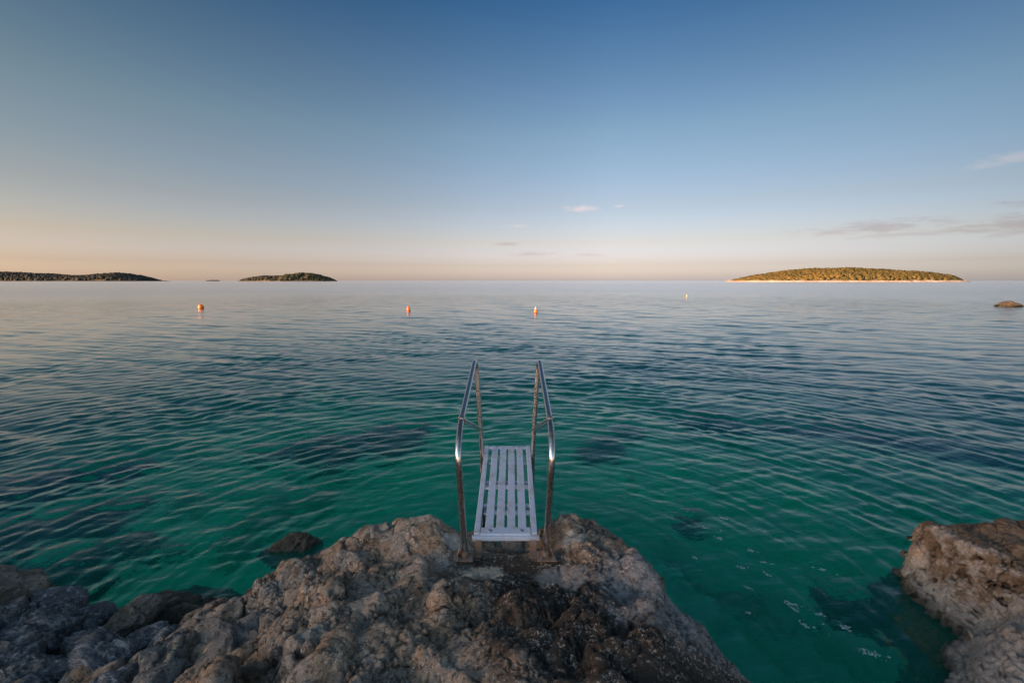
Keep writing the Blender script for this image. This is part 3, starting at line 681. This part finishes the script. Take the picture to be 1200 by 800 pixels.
for s in (-1, 1):
    foot = (s * .310, 3.245, .742)
    pts = [foot, (s * .318, 3.225, .98), (s * .330, 3.195, 1.28), (s * .338, 3.170, 1.50), (s * .342, 3.185, 1.585), (s * .3445, 3.245, 1.655), (s * .346, 3.34, 1.712), (s * .3465, 3.46, 1.757), (s * .342, 3.75, 1.828), (s * .336, 4.15, 1.925), (s * .332, 4.47, 2.003),
           (s * .330, 4.545, 2.018), (s * .327, 4.602, 2.008), (s * .323, 4.638, 1.968), (s * .318, 4.650, 1.90), (s * .300, 4.655, 1.60), (s * .283, 4.66, 1.30), (s * .272, 4.665, 1.02), (s * .268, 4.68, .70), (s * .262, 4.70, .1), (s * .262, 4.72, -.75)]
    b = MB(); b.tube(smooth_path([rel(p) for p in pts], 7), .0235, 18); hr = b.build('handrail', STEEL, lad)
    c0, c1 = Vector((s * .3465, 3.445, 1.7515)), Vector((s * .3463, 3.475, 1.7605)); b = MB(); b.tube([rel(c0), rel(c1)], .031, 18); b.build('collar', BOLT, hr)
    br = [(s * .340, 3.47, 1.745), (s * .325, 3.62, 1.688), (s * .306, 4.10, 1.50), (s * .287, 4.62, 1.29)]
    b = MB(); b.tube(smooth_path([rel(p) for p in br], 6), .020, 14); b.build('brace', STEEL, hr)
    fp = MB(); fp.box(rel((s * .318, 3.245, .742)), (.15, .13, .012), None, .003); fpo = fp.build('foot_plate', RUST, lad)
    g_ = MB(); g_.box(rel((s * .358, 3.235, .785)), (.008, .05, .085), Matrix.Rotation(s * R(-18), 3, 'Y'), .002); g_.build('gusset', RUST, fpo)
    c_ = MB(); c_.tube([rel((s * .3095, 3.2455, .748)), rel((s * .3105, 3.243, .79))], .030, 18); c_.build('socket', RUST, fpo)
    for dx, dy in ((-.045, -.045), (.052, -.042), (.055, .048)):
        bb = MB(); p = rel((s * .318 + dx, 3.245 + dy, .748)); bb.lathe([(.017, 0), (.017, .002), (.0115, .0025), (.0115, .012), (.008, .0125), (.006, .020), (.002, .021)], p, 6); bb.build('bolt', BOLT, fpo)
    lg = MB(); lg.box(rel((s * .215, 3.335, .775)), (.055, .010, .115), None, .002); lg.box(rel((s * .215, 3.30, .722)), (.056, .08, .009), None, .002); lg.build('platform_bracket', RUST, lad)
for k, z in enumerate((.62, .32, .02, -.28)):                  # rungs going down into the water
    b = MB(); y = 4.683 + (.70 - z) * .03; b.box(rel((0, y, z)), (.50, .085, .022), None, .005); b.build('rung', DECK, lad)
lad.location.x = -.05; lad.location.z += .014
# ------------------------------------------------------------------ buoys
def buoy_mat(name, col):
    m, t, out = material(name); pos = t.new('ShaderNodeTexCoord').outputs['Object']; n = t.noise(pos, 9, 5, .6)
    z = t.new('ShaderNodeSeparateXYZ'); t.l.new(pos, z.inputs[0])
    c = t.mix(t.ramp(n, .4, .7, 0, .5), col, tuple(q * .6 for q in col)); c = t.mix(t.ramp(z.outputs[2], .02, -.05), c, (.03, .035, .02))
    principled(t, out, c, .45); return m
ORANGE = buoy_mat('orange_plastic', (.72, .17, .025)); CREAM = buoy_mat('cream_plastic', (.48, .36, .18)); WHITE = simple_mat('white_plastic', (.75, .73, .68), .45); ROPE = simple_mat('old_rope', (.10, .085, .06), .9)
def buoy(x, y, prof, tilt, az_, mat, label, cap=None, sc_=.8):
    e = empty('mooring_buoy', (x, y, 0), label, 'buoy', 'marker buoys on the water'); e.rotation_euler = (R(tilt), 0, R(az_))
    e.scale = (sc_,) * 3
    b = MB(); b.lathe(prof, (0, 0, 0), 28); b.build('float', mat, e, angle=70)
    zt = prof[-1][1]; r = .05; ring = [(math.cos(a) * r, 0, zt + r * .75 + math.sin(a) * r) for a in np.linspace(0, 2 * math.pi, 17)]
    b = MB(); b.tube(ring, .014, 8, False); b.build('eye', cap or mat, e)
    rz = prof[len(prof) // 2][1]; rm = max(p[0] for p in prof) + .004
    b = MB(); b.lathe([(rm - .012, -.025), (rm, -.02), (rm, .02), (rm - .012, .025)], (0, 0, .0), 28); b.build('waist_band', ROPE, e)
    return e
ball = lambda r, h: [(r * math.sin(a) if 0 < a < math.pi else .02, h - r * math.cos(a)) for a in np.linspace(.08, math.pi - .08, 15)]
oval = lambda r, hh, h: [(r * math.sin(a), h - hh * math.cos(a)) for a in np.linspace(.1, math.pi - .1, 15)]
buoy(-32.9, 48.2, ball(.34, .14), 8, 20, ORANGE, 'round orange buoy in the open water left of the others, largest of them')
buoy(-9.98, 44.0, oval(.21, .36, .16), -9, 70, ORANGE, 'narrow upright orange buoy between the round one and the white-tipped one')
e = buoy(2.18, 41.6, oval(.20, .30, .12), 6, -30, ORANGE, 'orange buoy with a white tip straight out beyond the ladder', WHITE)
b = MB(); b.lathe([(.11, .385), (.095, .41), (.05, .50), (.035, .62), (.02, .63)], (0, 0, 0), 20); b.build('tip', WHITE, e)
buoy(31.1, 81.3, [(.22, -.2), (.26, -.05), (.26, .2), (.18, .4), (.09, .6), (.07, .78), (.04, .8)], 3, 0, CREAM, 'small pale cream buoy far out in front of the wooded island', None, .6)

# ------------------------------------------------------------------ islands
def land_mat(name, a, b_, s):
    m, t, out = material(name); pos = t.new('ShaderNodeNewGeometry').outputs['Position']; n = t.noise(pos, s, 6, .65)
    principled(t, out, t.mix(t.ramp(n, .35, .68), a, b_), .9, 0, t.bump(n, .6, 1.0 / s * .4), .2); return m
MIDSHORE = land_mat('tan_shore_rock', (.20, .165, .12), (.13, .11, .08), .09)
DARKSHORE = land_mat('dark_shore_rock', (.10, .09, .075), (.07, .065, .055), .09)
SHORE = land_mat('pale_shore_rock', (.50, .42, .33), (.36, .29, .22), .09); SOIL = land_mat('island_soil', (.14, .11, .06), (.09, .08, .04), .05)
def leaf_mat(name, a, b_):
    m, t, out = material(name); pos = t.new('ShaderNodeNewGeometry').outputs['Position']; n = t.noise(pos, .035, 5, .65); n2 = t.noise(pos, 1.1, 5, .7)
    principled(t, out, t.mix(t.ramp(n2, .35, .65, 0, .6), t.mix(t.ramp(n, .38, .62), a, b_), tuple(q * .5 for q in a)), .85, 0, t.bump(n2, .5, .5), .2); return m
PINE = leaf_mat('maquis_foliage', (.075, .068, .020), (.128, .092, .026)); DARKPINE = leaf_mat('pine_foliage', (.034, .040, .022), (.055, .050, .025)); FARPINE = leaf_mat('distant_maquis', (.030, .034, .028), (.040, .040, .032))
import bmesh
bm = bmesh.new(); bmesh.ops.create_icosphere(bm, subdivisions=2, radius=1); ico_v = np.array([v.co[:] for v in bm.verts]); ico_f = np.array([[q.index for q in fc.verts] for fc in bm.faces]); bm.free()

def ridge(a, b, n, prof):
    """points along the island axis with crest heights"""
    return None
def island(name, A, B, depth, prof, label, foliage, ntree, tree_r, shore_h, seed, tall=None, open_=None, shore=None):
    """A, B: ends of the long axis (x, y); prof: [(t, crest height)], the land's top including the trees"""
    g = np.random.default_rng(seed); A = np.array(A, float); B = np.array(B, float); L = np.linalg.norm(B - A); ux = (B - A) / L; uy = np.array([-ux[1], ux[0]])
    if uy[1] < 0: uy = -uy
    e = empty(name, (float((A + B)[0] / 2), float((A + B)[1] / 2), 0), label, 'island'); base = np.array([e.location.x, e.location.y, 0])
    pt = np.array([p[0] for p in prof]); ph = np.array([p[1] for p in prof])
    def ground(tt, ww):                                   # tt along 0..1, ww across -1..1
        top = np.interp(tt, pt, ph); wd = np.sqrt(np.clip(1 - ww ** 2, 0, 1))
        return top * wd ** .9 * (1 + .10 * fbm(np.stack([tt * L / 90, ww * 1.5, 0 * tt + seed], 1), 4, seed + 31))
    nt, nw = 160, 40; T, Wd = np.meshgrid(np.linspace(-.012, 1.012, nt), np.linspace(-1, 1, nw), indexing='ij'); T, Wd = T.ravel(), Wd.ravel()
    hw = depth * (.25 + .75 * np.sqrt(np.clip(4 * T * (1 - T), 0, 1)))
    def place(T, Wd, Z):
        hw = depth * (.25 + .75 * np.sqrt(np.clip(4 * T * (1 - T), 0, 1))); xy = A + np.outer(T * L, ux) + (Wd * hw)[:, None] * uy
        return np.concatenate([xy, Z[:, None]], 1)
    z = np.maximum(ground(np.clip(T, 0, 1), Wd) - tree_r * 1.3, -.5) ; p = place(T, Wd, z); p[:, 2] += (p[:, 2] > 0) * .6 * fbm(p * .05, 3, seed)
    link('ground', mesh_np('ground', p - base, grid_faces(nt, nw)), SOIL, e)
    # shore: low apron of bare rock round the foot
    ks = 300; a = np.linspace(0, 2 * np.pi, ks, endpoint=False); rows = []
    for s_, zz in ((1.045, -1.5), (1.03, .0), (1.0, shore_h), (.93, shore_h * 1.15), (.80, shore_h * .8)):
        tt = .5 + .5 * np.cos(a) * (1 + (s_ - 1) * .8); ww = np.sin(a) * s_; hw_ = depth * (.25 + .75 * np.abs(np.sin(a))); xy = A + np.outer(tt * L, ux) + (np.sign(np.sin(a)) * np.abs(np.sin(a)) ** .4 * s_ * depth)[:, None] * uy
        q = np.concatenate([xy, np.full((ks, 1), zz)], 1); q[:, 2] *= 1 + .55 * fbm(np.concatenate([xy * .06, np.zeros((ks, 1))], 1), 4, seed + 2) * (zz > 0); rows.append(q)
    link('shore', mesh_np('shore', np.concatenate(rows) - base, grid_faces(5, ks, True)), shore or SHORE, e)
    # woodland crowns
    vs, fs = [], []; nb = 0; tt = g.uniform(.01, .99, ntree); ww = np.sign(g.uniform(-1, .6, ntree)) * g.uniform(0, .97, ntree)
    zz = ground(tt, ww); P = place(tt, ww, zz)
    for i in range(ntree):
        if open_ and open_(tt[i], ww[i], g): continue
        if zz[i] < tree_r * .9 or gnoise(np.array([[P[i, 0] / 38, P[i, 1] / 38, 3.3]]), seed + 41)[0] > .52: continue
        r = tree_r * min(2.4, g.lognormal(-.05, .42)); k = 1.0
        if tall: k = tall(tt[i], g)
        dv = ico_v * (1 + .28 * gnoise(ico_v * 1.7 + i * 3.7, seed + 5) + .18 * gnoise(ico_v * 4.1 + i, seed + 6))[:, None]
        c = P[i] + np.array([0, 0, -r * .55 + g.uniform(-.2, .5) * tree_r * .5 + (k - 1) * r]); v = c + dv * r * np.array([1, 1, .8 * k])
        vs.append(v - base); fs.append(ico_f + nb); nb += len(v)
    o = link('woodland', mesh_np('woodland', np.concatenate(vs), np.concatenate(fs), True), foliage, e); tag(o, kind='stuff')
    return e

island('island', (588, 1205), (1128, 1195), 120, [(0, 0), (.03, 8), (.09, 16), (.16, 21), (.22, 26), (.30, 31), (.38, 34.5), (.46, 35), (.55, 34), (.62, 33), (.72, 31), (.82, 27), (.9, 22), (.96, 18), (.985, 12), (1, 1)],
       'long low island on the right covered in sunlit olive brown woodland with a pale shore', PINE, 6500, 3.4, 3.4, 5)
island('island', (-1120, 2080), (-835, 2190), 50, [(0, 2), (.08, 9), (.2, 12), (.235, 25), (.3, 31), (.37, 33), (.44, 37), (.6, 37), (.68, 34), (.76, 29), (.85, 20), (.93, 12), (1, 2)],
       'small wooded island left of centre with bumpy treetops against the sky', DARKPINE, 1500, 5.0, 2.6, 9, shore=MIDSHORE)
island('island', (-1375, 2330), (-1030, 2320), 60, [(0, 2), (.06, 12), (.2, 24), (.4, 28), (.6, 27.5), (.8, 25), (1, 5)],
       'smooth low dark island behind the left end of the bumpy wooded one', FARPINE, 1300, 4.0, 2.0, 11, shore=DARKSHORE)
island('island', (-5200, 2950), (-2340, 3010), 260, [(0, 30), (.2, 52), (.4, 62), (.62, 60), (.70, 55), (.745, 49), (.78, 44), (.82, 36), (.86, 38), (.9, 48), (.925, 52), (.95, 44), (.975, 24), (1, 3)],
       'long dark wooded headland at the far left horizon', FARPINE, 9000, 7.0, 3.0, 13, shore=DARKSHORE)
island('island', (-2335, 3500), (-2225, 3500), 20, [(0, 2), (.2, 7), (.6, 8), (.9, 6), (1, 1)],
       'tiny low dark islet on the horizon between the headland and the wooded island', FARPINE, 60, 4.0, 1.5, 15, shore=DARKSHORE)
